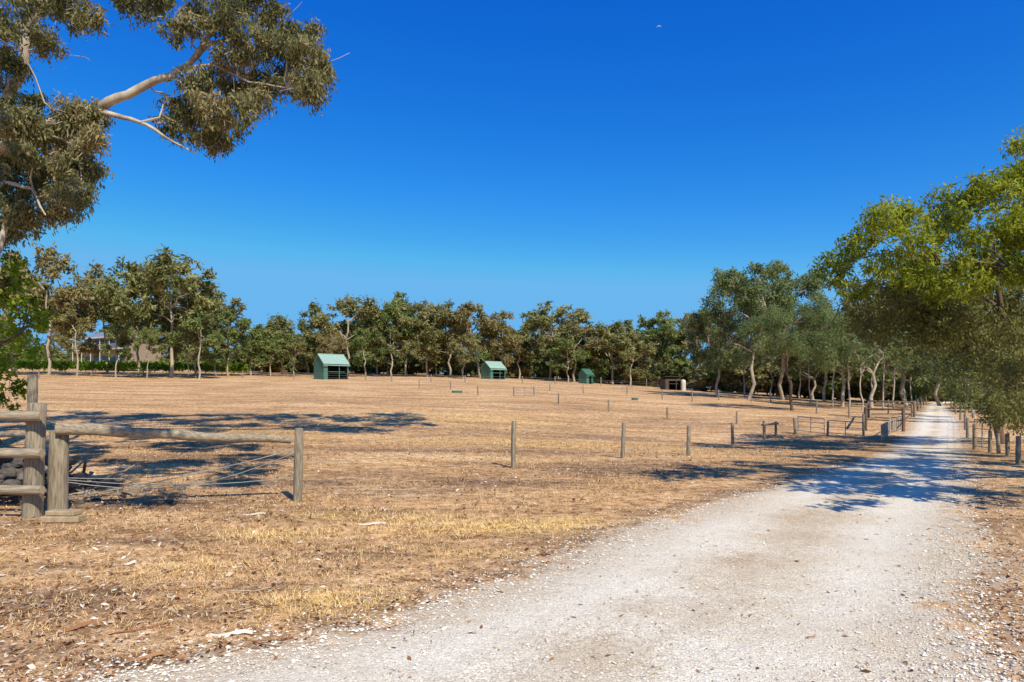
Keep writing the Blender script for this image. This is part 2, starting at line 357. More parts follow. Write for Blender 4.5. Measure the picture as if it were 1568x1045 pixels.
mb=MB()
X,Y=scatter(60000,3.2,17,-.75,.82,1.25); e=edge(X,Y); keep=(e>-.7)&(R.random(len(X))<np.clip(.30+.9*np.exp(-(e/.4)**2),0,1)*np.where(e<0,.55,1)); X,Y=X[keep],Y[keep]; n=len(X)
sz=R.lognormal(math.log(.0046),.45,n)*(1+Y*.05)*(1+.6*np.exp(-(edge(X,Y)/.4)**2)); sz=np.minimum(sz,.022)
oc=np.array([[1,0,0],[-1,0,0],[0,1,0],[0,-1,0],[0,0,1],[0,0,-1]],float)
v=oc[None]*R.uniform(.6,1.2,(n,6,1))*sz[:,None,None]; v[...,2]*=.6
a=R.uniform(0,6.28,n); ca,sa=np.cos(a)[:,None],np.sin(a)[:,None]
v=np.stack([v[...,0]*ca-v[...,1]*sa,v[...,0]*sa+v[...,1]*ca,v[...,2]],-1)+np.stack([X,Y,H(X,Y)+.008+.0009*Y+sz*.2],1)[:,None]
tf=np.array([[0,2,4],[2,1,4],[1,3,4],[3,0,4]])
f=(np.arange(n)[:,None,None]*6+tf[None]).reshape(-1,3)
mb.add(v.reshape(-1,3),f,0,np.repeat(np.clip(R.normal(.55,.28,n),0,1),6)); mb.obj('loose_gravel',[M_peb])

# ---------------------------------------------------------------- trees
def curve(a,b,sag=.1,n=6,wob=.05):
    a=np.asarray(a,float); b=np.asarray(b,float); t=np.linspace(0,1,n)[:,None]; L=np.linalg.norm(b-a)
    p=a+(b-a)*t; p[:,2]+= (np.sin(t[:,0]*math.pi)*sag*L)
    nz=R.normal(0,wob*L,(n,3)); nz[0]=0; nz[-1]=0
    return p+nz
def grow(mb,trunk,trad,clumps,nl,leaf,tints=(.5,.15),limb_r=.5,bark=0,sides=7,twig=True,dens=1.0,droop=.6,flat=.8,sub=40,tight=.19,hang=0,tf=None):
    trunk=np.asarray(trunk,float); mb.tube(trunk,np.linspace(trad,trad*.45,len(trunk)),sides+2,bark,.5,jit=.05)
    C=np.asarray(clumps,float); k=min(nl,len(C))
    cen=C[R.choice(len(C),k,False),:3].copy()
    for _ in range(6):
        a=np.argmin(((C[:,None,:3]-cen[None])**2).sum(-1),1)
        for i in range(k):
            if (a==i).any(): cen[i]=C[a==i,:3].mean(0)
    for i in range(k):
        if not (a==i).any(): continue
        c=cen[i]
        cand=np.array([np.linalg.norm(c-q)+max(0,q[2]-c[2]+.15*abs(c[2]-trunk[0,2]))*3 for q in trunk]); cand[:max(1,len(trunk)//3)]+=100
        s=trunk[int(np.argmin(cand))]
        lr=trad*limb_r*R.uniform(.8,1.1)
        pts=curve(s,s+(c-s)*.85,.08,7,.03); rr=np.linspace(lr,lr*.4,7); mb.tube(pts,rr,sides,bark,.5,jit=.04)
        for j in np.where(a==i)[0]:
            q=C[j,:3]; dd=((pts-q)**2).sum(1); m=max(1,int(np.argmin(dd))-1)
            br=curve(pts[m],q,.06,5,.05); mb.tube(br,np.linspace(rr[m]*.55,rr[m]*.12+.004,5),5,bark,.5,cap=False)
            if twig:
                for _ in range(3):
                    e=q+R.normal(0,1,3)*C[j,3]*.5; mb.tube(curve(br[3],e,.05,4,.06),np.linspace(rr[m]*.16+.003,.004,4),4,bark,.5,cap=False)
    for (x,y,z,r) in C:
        t=np.clip(R.normal(tints[0],tints[1]),.05,.95)
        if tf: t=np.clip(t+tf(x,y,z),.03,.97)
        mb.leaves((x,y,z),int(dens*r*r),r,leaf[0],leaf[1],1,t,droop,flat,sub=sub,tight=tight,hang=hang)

def template(seed,Ht=9,cr=3.6,cb=.3,nlobe=5,ncl=30,leaf=(.34,.13),dens=330,nl=6,rcl=(.18,.30),trunks=1,trad=None):
    """open eucalypt crown: rounded lobes stacked around a leaning stem"""
    global R
    R=np.random.default_rng(seed); mb=MB(); C=[]
    off=R.normal(0,.12*cr,2)
    lobes=[(off[0],off[1],Ht*.76,cr*.50)]
    for i in range(nlobe-1):
        a=i*2.4+R.uniform(-.4,.4); f=(i+.5)/(nlobe-1); z=Ht*(cb+.12+(.74-cb-.12)*(1-f)+R.uniform(-.05,.05)); d=cr*(.35+.35*math.sin(math.pi*min(1,.25+f*.6)))*R.uniform(.8,1.15)
        lobes.append((math.cos(a)*d,math.sin(a)*d,z,cr*R.uniform(.32,.46)))
    tries=0
    while len(C)<ncl and tries<6000:
        tries+=1
        l=lobes[int(R.integers(0,len(lobes)))]
        d=R.normal(0,1,3); d/=np.linalg.norm(d)
        if d[2]<-.4: d[2]*=-.5
        rad=cr*R.uniform(*rcl)
        q=np.array(l[:3])+d*np.array([1,1,1.15])*l[3]*R.uniform(.45,1.0)
        if q[2]<Ht*cb*.8: continue
        if all(np.linalg.norm(q-np.array(o[:3]))>rad*.62 for o in C): C.append((*q,rad))
    zt=max(c[2]+c[3]*.7 for c in C); sc=Ht/zt
    C=[(a,b,z*sc if z>Ht*.4 else z,r) for a,b,z,r in C]
    trad=trad or Ht*.014
    for k in range(trunks):
        lean=off*.8+(R.normal(0,.12*Ht,2) if trunks>1 else R.normal(0,.03*Ht,2))
        tp=[(0+lean[0]*t**1.4+R.normal(0,.012*Ht)*(t>0),lean[1]*t**1.4+R.normal(0,.012*Ht)*(t>0),Ht*.66*t-.25*(t==0)) for t in np.linspace(0,1,7)]
        if trunks>1 and k: mb.tube(tp,np.linspace(Ht*.014,Ht*.006,7),6,0)
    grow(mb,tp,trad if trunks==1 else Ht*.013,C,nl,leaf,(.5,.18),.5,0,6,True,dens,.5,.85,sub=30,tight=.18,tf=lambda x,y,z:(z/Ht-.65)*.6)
    return mb
FARM=[B_pale,L_far]
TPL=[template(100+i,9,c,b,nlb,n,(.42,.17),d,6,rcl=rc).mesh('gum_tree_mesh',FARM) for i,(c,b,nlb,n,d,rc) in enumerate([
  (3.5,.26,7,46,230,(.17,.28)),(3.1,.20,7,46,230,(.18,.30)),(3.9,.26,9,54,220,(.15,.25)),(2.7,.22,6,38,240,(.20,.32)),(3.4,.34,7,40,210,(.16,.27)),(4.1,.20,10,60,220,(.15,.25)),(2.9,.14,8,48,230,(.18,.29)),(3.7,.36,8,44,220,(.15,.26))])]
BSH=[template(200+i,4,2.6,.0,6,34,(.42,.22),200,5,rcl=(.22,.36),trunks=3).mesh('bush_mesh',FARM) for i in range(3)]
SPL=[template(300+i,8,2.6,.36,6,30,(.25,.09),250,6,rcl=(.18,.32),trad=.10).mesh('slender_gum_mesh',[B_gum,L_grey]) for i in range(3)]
R=np.random.default_rng(11)
def place(mesh,name,x,y,hscale,wscale=None,parent=None,rot=None,sink=0):
    o=bpy.data.objects.new(name,mesh); o.location=(x,y,float(H(x,y))-sink); wscale=wscale or hscale
    o.scale=(wscale,wscale,hscale); o.rotation_euler=(0,0,R.uniform(0,6.28) if rot is None else rot); COL.objects.link(o)
    if parent: o.parent=parent
    return o
def tree_at(px,top,Y,width,mesh,base_h,base_w,name='eucalyptus_tree'):
    X=(px-CX)/F*Y; z=float(H(X,Y)); ht=CH+(HZ-top)/F*Y-z
    return place(mesh,name,X,Y,ht/base_h*1.03,(width/F*Y)/(base_w)*1.15)
W=[6.4,5.6,7.2,5.0,6.2,7.6,5.4,6.8]
for px,top,Y,wd,k in [(75,386,92,110,0),(20,410,98,110,2),(165,434,102,95,7),(262,393,88,150,5),(212,423,98,90,0),(330,458,100,80,1),(350,475,96,50,6),(385,498,104,60,3),(432,486,108,75,0),(470,502,112,55,6),(300,440,96,80,2),
    (533,456,110,95,0),(578,474,116,75,4),(622,454,112,90,2),(655,462,111,85,5),(690,480,112,75,1),(735,466,113,95,7),(770,490,113,55,6),(795,510,118,50,3),(842,468,120,105,5),(905,500,124,75,6),(938,496,118,80,0),(1000,482,125,105,2),
    (1030,498,128,40,3),(1078,476,110,60,1),(118,475,90,55,3),(600,498,106,55,6),(305,480,86,60,6),(560,505,104,50,1),(880,490,116,65,6),(965,510,114,55,1),(505,512,100,40,4),(415,515,100,45,3),(288,495,90,45,3),(178,492,86,40,3),(225,500,84,36,4),(870,520,112,50,1),(710,512,106,45,3),(450,520,100,45,6)]:
    tree_at(px,top,Y,wd,TPL[k],9,W[k])
line=empty('distant_tree_line')
for i in range(90):
    px=-120+i*18.5+R.uniform(-14,14); Y=R.uniform(126,150)
    if px<300: Y+=45
    if 1035<px<1078: continue
    X=(px-CX)/F*Y
    tp=R.uniform(486,540)+ (8 if 800<px<1080 else 0)
    k=int(R.integers(0,8)); z=float(H(X,Y)); ht=CH+(HZ-tp)/F*Y-z
    place(TPL[k],'distant_gum',X,Y,ht/9,ht/9*R.uniform(.95,1.35),line)
hedge=empty('distant_scrub')
for i in range(95):
    px=-120+i*17.5+R.uniform(-12,12); Y=R.uniform(119,130)+(38 if px<330 else 0)
    X=(px-CX)/F*Y
    s=R.uniform(.6,1.4)
    place(BSH[int(R.integers(0,3))],'scrub_bush',X,Y,s,s*1.3,hedge)
for i in range(46):
    px=-200+i*39; Y=R.uniform(160,185)+(30 if px<330 else 0); X=(px-CX)/F*Y; s=R.uniform(1.6,2.2)*(1 if not 1020<px<1090 else .8)
    place(BSH[int(R.integers(0,3))],'scrub_bush',X,Y,s,s*1.5,hedge)

MID=[]
for i,(ht,cr,cb,nlb,n,lf,dn) in enumerate([(15,5.4,.14,10,90,(.38,.14),190),(8.8,3.8,.26,9,66,(.17,.055),800),(11,3.9,.26,8,60,(.28,.10),330)]):
    MID.append(template(400+i,ht,cr,cb,nlb,n,lf,dn,8,rcl=(.15,.26)))
mA=MID[0].mesh('large_gum_mesh',[B_pale,L_grey]); mB=MID[1].mesh('paddock_gum_mesh',[B_dark,L_grey]); mC=MID[2].mesh('lane_gum_mesh',[B_gum,L_grey])
R=np.random.default_rng(12)
def at(mesh,px,top,Y,wd,bh,bw,name='eucalyptus_tree'): return tree_at(px,top,Y,wd,mesh,bh,bw,name)
x,y,z=P(1213,629)
o=place(mB,'paddock_gum_tree',x,y,(629-447)/F*y/8.8,(629-447)/F*y/8.8*1.05,rot=1.0)
at(mA,1145,406,74,125,15,10.2); at(mA,1200,412,80,130,15,10.2); at(mC,1098,465,80,80,11,7); at(mC,1262,470,80,80,11,7)
at(mC,1290,480,66,110,11,7); at(mC,1335,465,62,120,11,7); at(mA,1390,430,75,150,15,10.2); at(mC,1245,520,90,80,11,7); at(mA,1440,450,85,130,15,10.2)
for px,top,Y,wd in [(1300,505,60,70),(1320,510,56,60),(1335,515,70,70),(1352,500,58,60),(1368,510,64,70),(1385,500,80,70),(1394,520,72,50),(1400,525,95,60),(1410,540,115,50),(1180,520,85,60),(1140,525,90,60),(1225,530,80,60),(1262,525,84,60),(1275,510,62,60),(1240,500,66,50)]:
    at(SPL[int(R.integers(0,3))],px,top,Y,wd,8,5.2,'slender_gum_tree')
for px,top,Y,wd in [(1470,515,75,70),(1480,490,58,90),(1492,470,46,120),(1462,535,100,50),(1455,545,125,45),(1530,450,38,170),(1500,520,62,70),(1478,500,66,60)]:
    at(SPL[int(R.integers(0,3))],px,top,Y,wd,8,5.2,'slender_gum_tree')
for k,(px,Y,s) in enumerate([(1090,108,1.3),(1120,105,1.5),(1150,100,1.6),(1190,100,1.5),(1225,98,1.5),(1260,95,1.5),(1290,92,1.5),(1320,92,1.5),(1350,95,1.4),(1380,105,1.4),(1400,120,1.3),(1480,95,1.1),(1520,70,1.2),(1560,60,1.2),(1600,55,1.3),(1445,190,1.6),(1425,190,1.6),(1435,220,1.8)]):
    X=(px-CX)/F*Y; place(BSH[k%3],'scrub_bush',X,Y,s,s*1.3,hedge)

# ---- large gum at left, limbs reaching across the top of the view
R=np.random.default_rng(21)
def Q(px,py,Y): return np.array([(px-CX)/F*Y,Y,CH+(HZ-py)/F*Y])
mb=MB()
bx,by=-11.3,13.4; bz=float(H(bx,by))
trunk=[(bx-.3,by,bz-.2),(bx-.2,by,2),(bx,by,4.5),(bx,by+.1,7),(bx+.2,by+.3,10),(bx+.4,by+.6,13),(bx+.8,by+1,16)]
mb.tube(trunk,[.5,.42,.38,.34,.28,.2,.1],14,0,jit=.04)
def limb(pts,r0,r1,s=9):
    p=np.array(pts)
    t=np.linspace(0,len(p)-1,len(p)*3-2); q=np.stack([np.interp(t,np.arange(len(p)),p[:,i]) for i in range(3)],1)
    q[1:-1]+=R.normal(0,r0*.16,(len(q)-2,3)); mb.tube(q,np.linspace(r0,r1,len(q)),s,0,jit=.05); return q
YB=13.
lims=[]
lims.append(limb([(bx,by,5.8),Q(30,215,13.2),Q(100,182,YB),Q(145,168,YB),Q(185,150,YB),Q(225,128,YB),Q(265,115,YB),Q(290,98,13.2)],.12,.055))
lims.append(limb([Q(290,98,13.2),Q(320,68,13.4),Q(370,55,13.6),Q(430,62,13.8),Q(470,90,14)],.05,.012))
lims.append(limb([Q(280,104,13.2),Q(330,100,13),Q(380,125,12.8),Q(440,135,12.9)],.038,.01))
lims.append(limb([Q(290,98,13.2),Q(330,40,13.2),Q(345,5,13.3),Q(370,-60,13.5)],.05,.02))
lims.append(limb([Q(140,170,YB),Q(190,180,12.9),Q(225,192,12.8),Q(262,216,12.7),Q(300,236,12.7)],.055,.012))
lims.append(limb([Q(215,188,12.8),Q(245,180,12.8),Q(250,160,12.8)],.025,.01))
lims.append(limb([Q(265,115,YB),Q(290,140,12.9),Q(330,170,12.9),Q(350,205,12.8)],.035,.01))
lims.append(limb([(bx,by,7),Q(10,160,13.8),Q(38,100,13.8),Q(42,40,13.8),Q(70,10,13.8),Q(90,-120,14)],.11,.08))
lims.append(limb([Q(60,25,13.8),Q(100,5,13.5),Q(140,-10,13.3),Q(200,-40,13)],.05,.03))
lims.append(limb([Q(30,215,13.2),Q(50,200,13),Q(100,215,12.8),Q(130,250,12.7)],.05,.012))
lims.append(limb([(bx,by,5.2),Q(10,280,13),Q(50,290,12.8),Q(70,330,12.7)],.06,.012))
lims.append(limb([(bx,by,2.8),Q(-10,400,13),Q(8,350,13.1),Q(12,300,13)],.07,.05))
AL=np.concatenate(lims)
cl=[(225,14),(262,8),(300,14),(345,10),(395,5),(432,22),(462,45),(484,98),(452,95),(418,75),(385,58),(352,45),(378,92),(408,125),(452,138),(330,120),(362,140),(392,155),
    (320,165),(345,185),(300,150),(350,212),(318,205),(290,178),(240,8),(320,-20),(380,-25),(440,-15),(275,50),(465,70),(475,125),(285,205),(440,50),(405,30),(255,195),(335,220),
    (25,10),(75,15),(115,40),(10,60),(75,60),(100,5),(135,20),(15,110),(0,30),(50,50),(-10,90),(8,135),(370,120),(430,110),(480,140),(330,30),(372,15),(195,5),
    (10,170),(45,185),(85,190),(115,195),(20,215),(60,220),(98,222),(128,235),(35,255),(80,258),(118,268),(10,280),(55,295),(92,292),(25,325),(50,330),(5,245),(118,298),(75,325),(0,350),(30,352),(105,175),(60,160),(20,190),
    (135,215),(140,185),(125,180),(138,255),(80,205),(45,235),(100,245),(60,275),(20,300),(100,315),(300,40),(410,50),(440,80),(350,80),(300,125),(270,165),(490,110),(365,175)]
for i,(a,b) in enumerate(cl):
    Yc=13+R.uniform(-.7,1.0); c=Q(a+R.normal(0,4),b+R.normal(0,4),Yc); r=R.uniform(.26,.46)
    j=np.argmin(((AL-c)**2).sum(1)); br=curve(AL[j],c,.04,5,.05); mb.tube(br,np.linspace(.02,.007,5),5,0,cap=False)
    for _ in range(5): mb.tube(curve(br[3],c+R.normal(0,1,3)*r*.5,.03,4,.06),np.linspace(.008,.004,4),4,0,cap=False)
    left= a<150 and b>140
    mb.leaves(c+np.array([0,0,.12]),int((1050 if left else 820)*(r/.42)**2),r,.115,.034,1,np.clip(R.normal(.5 if not left else .58,.18),.15,.95),1.1,.8,.2,sub=30,tight=.19,hang=1.5)
for i in range(85):
    x=R.uniform(-20,3); y=R.uniform(11,21); r=R.uniform(.9,1.5); z=max(R.uniform(14.,19),CH+.584*y+r+.4)
    if R.random()<.1: continue
    c=np.array([x,y,z]); br=curve(trunk[5],c,.03,7,.03)
    if i%3==0: mb.tube(br,np.linspace(.11,.03,7),6,0,cap=False)
    mb.leaves(c,300,r,.38,.15,1,R.uniform(.3,.7),.8,.5)
ov=limb([(bx,by,7.5),(-9,11,9.3),(-6.5,8.5,9.6),(-3,6.5,9.4),(-.5,5.5,9.2)],.14,.03)
for i in range(34):
    y=R.uniform(3.5,10); x=R.uniform(-6.5,1)-.35*(y-3.5); r=R.uniform(.5,.85); z=max(R.uniform(7.2,9.4),CH+.584*y+r+.35)
    c=np.array([x,y,z]); j=np.argmin(((ov-c)**2).sum(1)); mb.tube(curve(ov[j],c,.03,5,.03),np.linspace(.03,.01,5),5,0,cap=False)
    mb.leaves(c,260,r,.26,.10,1,R.uniform(.3,.7),.8,.6)
mb.obj('large_gum_tree',[B_gum,L_gum])

mb=MB(); x0=-10.2; y0=13.6; z0=float(H(x0,y0))
C=[]
for a,b,r in [(5,440,.4),(30,470,.38),(15,510,.4),(45,500,.3),(60,480,.2),(25,430,.28),(72,495,.18),(5,400,.3),(40,540,.28),(0,560,.45),(25,590,.28),(-40,470,.7),(-50,540,.7),(-60,400,.6),(30,400,.16),(10,620,.25),(55,530,.18),(85,480,.12),(50,455,.14)]:
    q=Q(a,b,13.6+R.uniform(-.5,.5)); C.append((*q,r))
grow(mb,[(x0-.6,y0,z0-.1),(x0-.6,y0,1),(x0-.5,y0,2),(x0-.5,y0,3),(x0-.5,y0,3.6)],.08,C,5,(.10,.06),(.6,.2),.5,0,6,True,1900,.3,.9,sub=30,tight=.22)
mb.obj('leafy_shrub',[B_dark,L_brt])

# ---- right-hand trees
R=np.random.default_rng(33)
def ctree(name,bx,by,topz,cl,Yc,rr,leaf,dens,mats,trad=.16,nl=8,tint=(.55,.15),dj=1.5,tf=None,hang=.0,sub=26):
    mb=MB(); bz=float(H(bx,by)); C=[]
    for a,b in cl:
        r=R.uniform(*rr); y=Yc+R.uniform(-dj,dj)
        C.append((*Q(a+R.normal(0,6),b+R.normal(0,6),y),r))
    tr=[(bx+R.normal(0,.1),by+R.normal(0,.1),bz-.2+(topz-bz)*t) for t in np.linspace(0,1,7)]
    grow(mb,tr,trad,C,nl,leaf,tint,.42,0,7,True,dens,.6,.8,sub=sub,tight=.15,hang=hang,tf=tf)
    mb.obj(name,mats)
ctree('wattle_tree',16.8,19.5,6.5,[(1300,382),(1280,400),(1330,368),(1285,430),(1350,345),(1395,338),(1372,335),(1335,410),(1375,385),(1425,345),(1455,305),(1490,292),(1470,330),(1520,285),(1548,255),(1568,225),(1600,240),(1640,240),
   (1420,390),(1480,365),(1530,325),(1575,290),(1620,300),(1320,440),(1370,430),(1410,425),(1460,400),(1510,385),(1560,360),(1600,360),(1440,440),(1500,430),(1550,420),(1600,430),(1660,330),(1530,360),(1560,330),(1480,400),(1400,365),(1440,370),(1500,320),(1545,300),(1580,265),
   (1540,390),(1570,400),(1580,340),(1520,410),(1450,345),(1390,400)],20,(.45,.8),(.17,.052),1600,[B_dark,L_yel],.18,9,(.6,.18),1.6,tf=lambda x,y,z:(z-6)*.05)
ctree('wattle_tree',17.5,24.5,6,[(1400,470),(1440,480),(1370,480),(1330,480),(1480,470),(1520,480),(1560,480),(1420,430),(1390,405),(1460,440),(1350,455),(1540,440),(1500,500),(1450,510),(1410,510),(1300,470),(1560,520),(1600,500),(1380,440),(1500,450),(1360,500),(1430,450),(1520,420),(1560,440),(1580,470),(1540,505),(1480,530),(1425,485)],24.5,(.9,1.3),(.20,.075),520,[B_dark,L_dry],.16,7,(.55,.15),1.8,tf=lambda x,y,z:(z-5)*.06)
ctree('roadside_shrub',14.6,17.8,2.8,[(1510,560),(1535,545),(1568,540),(1525,590),(1560,585),(1600,570),(1500,600),(1545,620),(1580,620),(1520,630),(1560,645),(1600,650),(1535,640),(1500,575),(1490,555),(1550,500),(1520,510),(1580,500),(1568,600),(1550,560)],18.5,(.45,.75),(.13,.04),1300,[B_dark,L_dry],.07,6,(.6,.16),1.2)
ctree('roadside_shrub',18.8,24.5,3.5,[(1470,560),(1500,540),(1530,530),(1560,540),(1465,590),(1485,610),(1510,600),(1545,590),(1490,575),(1560,600),(1600,570),(1480,520),(1510,500)],25,(.6,.95),(.15,.05),800,[B_dark,L_grey],.08,6,(.4,.15),1.5)
mb=MB(); C=[]
while len(C)<52:
    y=R.uniform(6.0,12.5); r=R.uniform(.6,1.0); x=R.uniform(.80*y+r+.3,.80*y+r+5.5); z=R.uniform(3.4,9.0)
    C.append((x,y,z,r))
grow(mb,[(13.2,9.5,-.2),(13.2,9.5,1.5),(13.3,9.6,3),(13.2,9.8,4.5),(13.2,10,6),(13.2,10,7)],.17,C,7,(.28,.12),(.5,.15),.5,0,7,False,300,.5,.8)
mb.obj('wattle_tree',[B_dark,L_yel])

# ---------------------------------------------------------------- fences
def post(mb,x,y,h,r,mat=0,lean=(0,0)):
    z=float(H(x,y)); q=np.array([-.15,0,h*.5,h-.012,h])
    mb.tube([(x+lean[0]*t/h,y+lean[1]*t/h,z+t) for t in q],[r*1.03,r*1.02,r,r*.97,r*.86],12,mat,.5,jit=.03)
def wires(mb,pts,hs,mat=1,r=.0028):
    for k in range(len(pts)-1):
        a,b=pts[k],pts[k+1]
        for h in hs:
            p=np.array([(a[0],a[1],float(H(a[0],a[1]))+h),(b[0],b[1],float(H(b[0],b[1]))+h)])
            t=np.linspace(0,1,6)[:,None]; q=p[0]+(p[1]-p[0])*t; q[:,2]-=np.sin(t[:,0]*math.pi)*.03
            mb.tube(q,r*(1+.03*(a[1]+b[1])/2),4,mat,.5,cap=False)
mb=MB(); pts=[]
for px,b,t,r in [(456,768,656,.066),(786,717,645,.054),(953,702,648,.054),(1054,698,653,.056),(1122,682,647,.056),(1170,673,645,.062),(1188,670,646,.056),(1218,665,640,.075)]:
    x,y,z=P(px,b); pts.append((x,y)); post(mb,x,y,(b-t)/F*y,r,0,(R.normal(0,.025),R.normal(0,.02)))
wires(mb,pts,(.25,.55,.85),r=.0022)
x1,y1=pts[5];x2,y2=pts[6]; mb.tube([(x1-.1,y1,H(x1,y1)+.62),(x2+.1,y2,H(x2,y2)+.62)],.045,8,2)
mb.obj('post_and_wire_fence',[WOOD,WIRE,WOODH])

mb=MB()
x,y,z=P(50,792)
post(mb,x,y,1.50,.115,0,(.06,0)); post(mb,x+.12,y+.32,1.12,.12,0,(.02,0))
for (py,l,r_) in [(637,-9.4,.068),(693,-9.4,.062),(748,-9.4,.06)]:
    zz=CH-(py-HZ)/F*y
    mb.tube([(l,y-.05,zz+.01),(l+1.2,y-.14,zz+.02),(x+.26,y-.19,zz)],[r_*.95,r_,r_],12,1,jit=.02)
    mb.tube([(x+.262,y-.19,zz),(x+.264,y-.19,zz)],[r_*.9,r_*.9],12,2)
xa,ya,_=P(456,768)
zz=CH-(657-HZ)/F*(y+.2)
q=[(x+.18,y+.2,zz)]; 
for t in (.15,.3,.45,.6,.75,.9,.97): q.append((x+.18+(xa-x-.18)*t,y+.2+(ya-.02-y-.2)*t+R.normal(0,.01),zz+(.98-zz)*t+R.normal(0,.012)))
mb.tube(q,[.082,.08,.074,.073,.068,.064,.057,.054],12,1,jit=.04)
x3,y3=(48-CX)/F*12.3,12.3
post(mb,x3,y3,1.9,.08,0,(.03,0)); 
mb.tube([(x+.1,y+.3,1.0),(x3,y3,1.0)],.05,9,1); mb.tube([(x+.1,y+.3,.55),(x3,y3,.5)],.045,9,1)
mb.tube([(x3,y3,.95),(x3-2.5,y3+.6,.9)],.05,9,1); mb.tube([(x3,y3,.45),(x3-2.5,y3+.6,.4)],.05,9,1)
for h0,h1,sg in [(.52,.86,.18),(.22,.84,.05),(.48,.80,.30),(.50,.42,.10)]:
    t=np.linspace(0,1,9)[:,None]; p0=np.array([x+.1,y+.3,h0]); p1=np.array([xa,ya,h1]); q=p0+(p1-p0)*t; q[:,2]-=np.sin(t[:,0]*3.14)*sg; mb.tube(q,.0058,5,3,cap=False)
mb.obj('timber_rail_fence',[WOOD,WOODH,CUT,WIRE])
mb=MB(); bx_,by_,bz_=P(98,800)
mb.box((bx_,by_,bz_+.045),(.46,.20,.075),0,.05); mb.box((bx_-.02,by_+.03,bz_+.115),(.38,.17,.06),0,-.08)
o=mb.obj('timber_offcuts',[CUT]); bv=o.modifiers.new('b','BEVEL'); bv.width=.012; bv.segments=2
mb=MB()
def rock(c,s,mat=0):
    u=np.linspace(0,math.pi,7); w_=np.arange(9)*2*math.pi/9
    V=np.array([[math.sin(a)*math.cos(b),math.sin(a)*math.sin(b),math.cos(a)] for a in u for b in w_])
    V*=1+R.normal(0,.10,(len(V),1)); V=np.sign(V)*np.abs(V)**.8
    V=V*np.array(s)*R.uniform(.8,1.2,3); a=R.uniform(0,6.28); V=np.stack([V[:,0]*math.cos(a)-V[:,1]*math.sin(a),V[:,0]*math.sin(a)+V[:,1]*math.cos(a),V[:,2]],1)+np.array(c)
    i=np.arange(6)[:,None]*9; j=np.arange(9)[None]; j2=(j+1)%9
    mb.add(V,np.stack([i+j,i+9+j,i+9+j2,i+j2],-1).reshape(-1,4),mat,.5)
for k in range(110):
    a=R.uniform(-8.8,-6.85); b=R.uniform(9.7,11.4); s=R.uniform(.05,.16); hmax=.85*max(0,1-abs(a+7.9)/1.2)
    rock((a,b,float(H(a,b))+R.uniform(.02,.05+hmax)),(s,s*.8,s*.6))
for k in range(14):
    a=R.uniform(-6.9,-5.0); b=R.uniform(9.9,11.4); s=R.uniform(.03,.07); rock((a,b,float(H(a,b))+.02),(s,s,s*.6))
mb.obj('stone_pile',[STONE])
mb=MB()
for k in range(70):
    a=R.uniform(-8.6,-5.6); b=R.uniform(9.9,12.0); L=R.uniform(.2,1.0); az=R.normal(0,.9)+(3.14 if R.random()<.5 else 0); zz=float(H(a,b)); el=R.uniform(0,.5)*(1 if a<-6.9 else .1); r=R.uniform(.005,.022 if a>-6.8 else .04)
    mb.tube(curve((a,b,zz+.03),(a+math.cos(az)*L,b+math.sin(az)*L,zz+.05+el*L),.02,5,.05),np.linspace(r,r*.5,5),6,0)
mb.obj('fallen_branches',[WOODH])

def line_fence(name,plist,h=None,r=.05,hs=(.3,.6,.85)):
    mb=MB(); pts=[]
    for px,b,t in plist:
        x,y,z=P(px,b); pts.append((x,y)); post(mb,x,y,max(.6,(b-t)/F*y),r,0,(R.normal(0,.02),0))
    wires(mb,pts,hs,1,.0024); return mb.obj(name,[WOOD,WIRE])
line_fence('paddock_fence',[(642,595,582),(690,597,584),(732,606,591),(787,607,593),(855,619,602),(932,631,612),(1022,642,624),(1128,650,630)])
line_fence('paddock_fence',[(818,606,592),(842,599,587),(893,603,589),(960,604,589),(1014,612,596),(1060,616,598),(1101,613,597),(1150,616,600),(1180,617,602),(1250,634,612),(1300,640,617),(1330,636,615),(1360,634,612),(1384,630,610),(1402,626,606)])
line_fence('paddock_fence',[(60,579,567),(140,578,567),(220,577,566),(300,579,568),(372,579,569),(450,581,570),(560,583,572),(600,584,573),(660,585,574),(712,586,575),(800,587,576),(850,589,577),(920,591,578),(990,593,581),(1070,599,586),(1110,601,588),(1160,604,591),(1200,606,592),(1240,608,594),(1290,610,596),(1340,612,598),(1380,614,600)],r=.07)
line_fence('lane_fence',[(1396,640,618),(1401,634,614),(1405,630,611),(1410,626,609),(1414,622,607),(1418,619,605)],r=.06)
line_fence('paddock_fence',[(1218,664,640),(1267,668,645),(1322,668,634)],r=.05)
line_fence('roadside_fence',[(1640,760,700),(1595,730,680),(1559,712,668),(1543,700,664),(1529,696,664),(1516,694,660),(1492,690,650),(1481,672,640),(1478,660,633),(1470,645,622),(1463,636,614),(1456,628,610)],r=.055)
mb=MB()
g=[P(1325,660),P(1383,662),P(1399,640),P(1330,640)]
for (x,y,z) in g: post(mb,x,y,1.15,.075)
def rail(a,b,h,r=.04,mat=0):
    mb.tube([(a[0],a[1],float(H(a[0],a[1]))+h),(b[0],b[1],float(H(b[0],b[1]))+h)],r,8,mat)
for a_i,b_i in ((0,1),(1,2),(2,3),(0,3)): rail(g[a_i],g[b_i],1.08,.05)
rail(g[0],g[1],.55,.03); rail(g[1],g[2],.5,.03)
mb.obj('timber_yard',[B_dark])
mb=MB(); a=P(1350,676); b=P(1365,664); c=P(1382,658)
for i,(p,q) in enumerate([(a,b),(b,c)]):
    for t in np.linspace(0,1,7):
        x=p[0]+(q[0]-p[0])*t; y=p[1]+(q[1]-p[1])*t
        mb.box((x,y,float(H(x,y))+.34),(.07,.03,.7),0,.4)
    rail(p,q,.62,.025); rail(p,q,.12,.025)
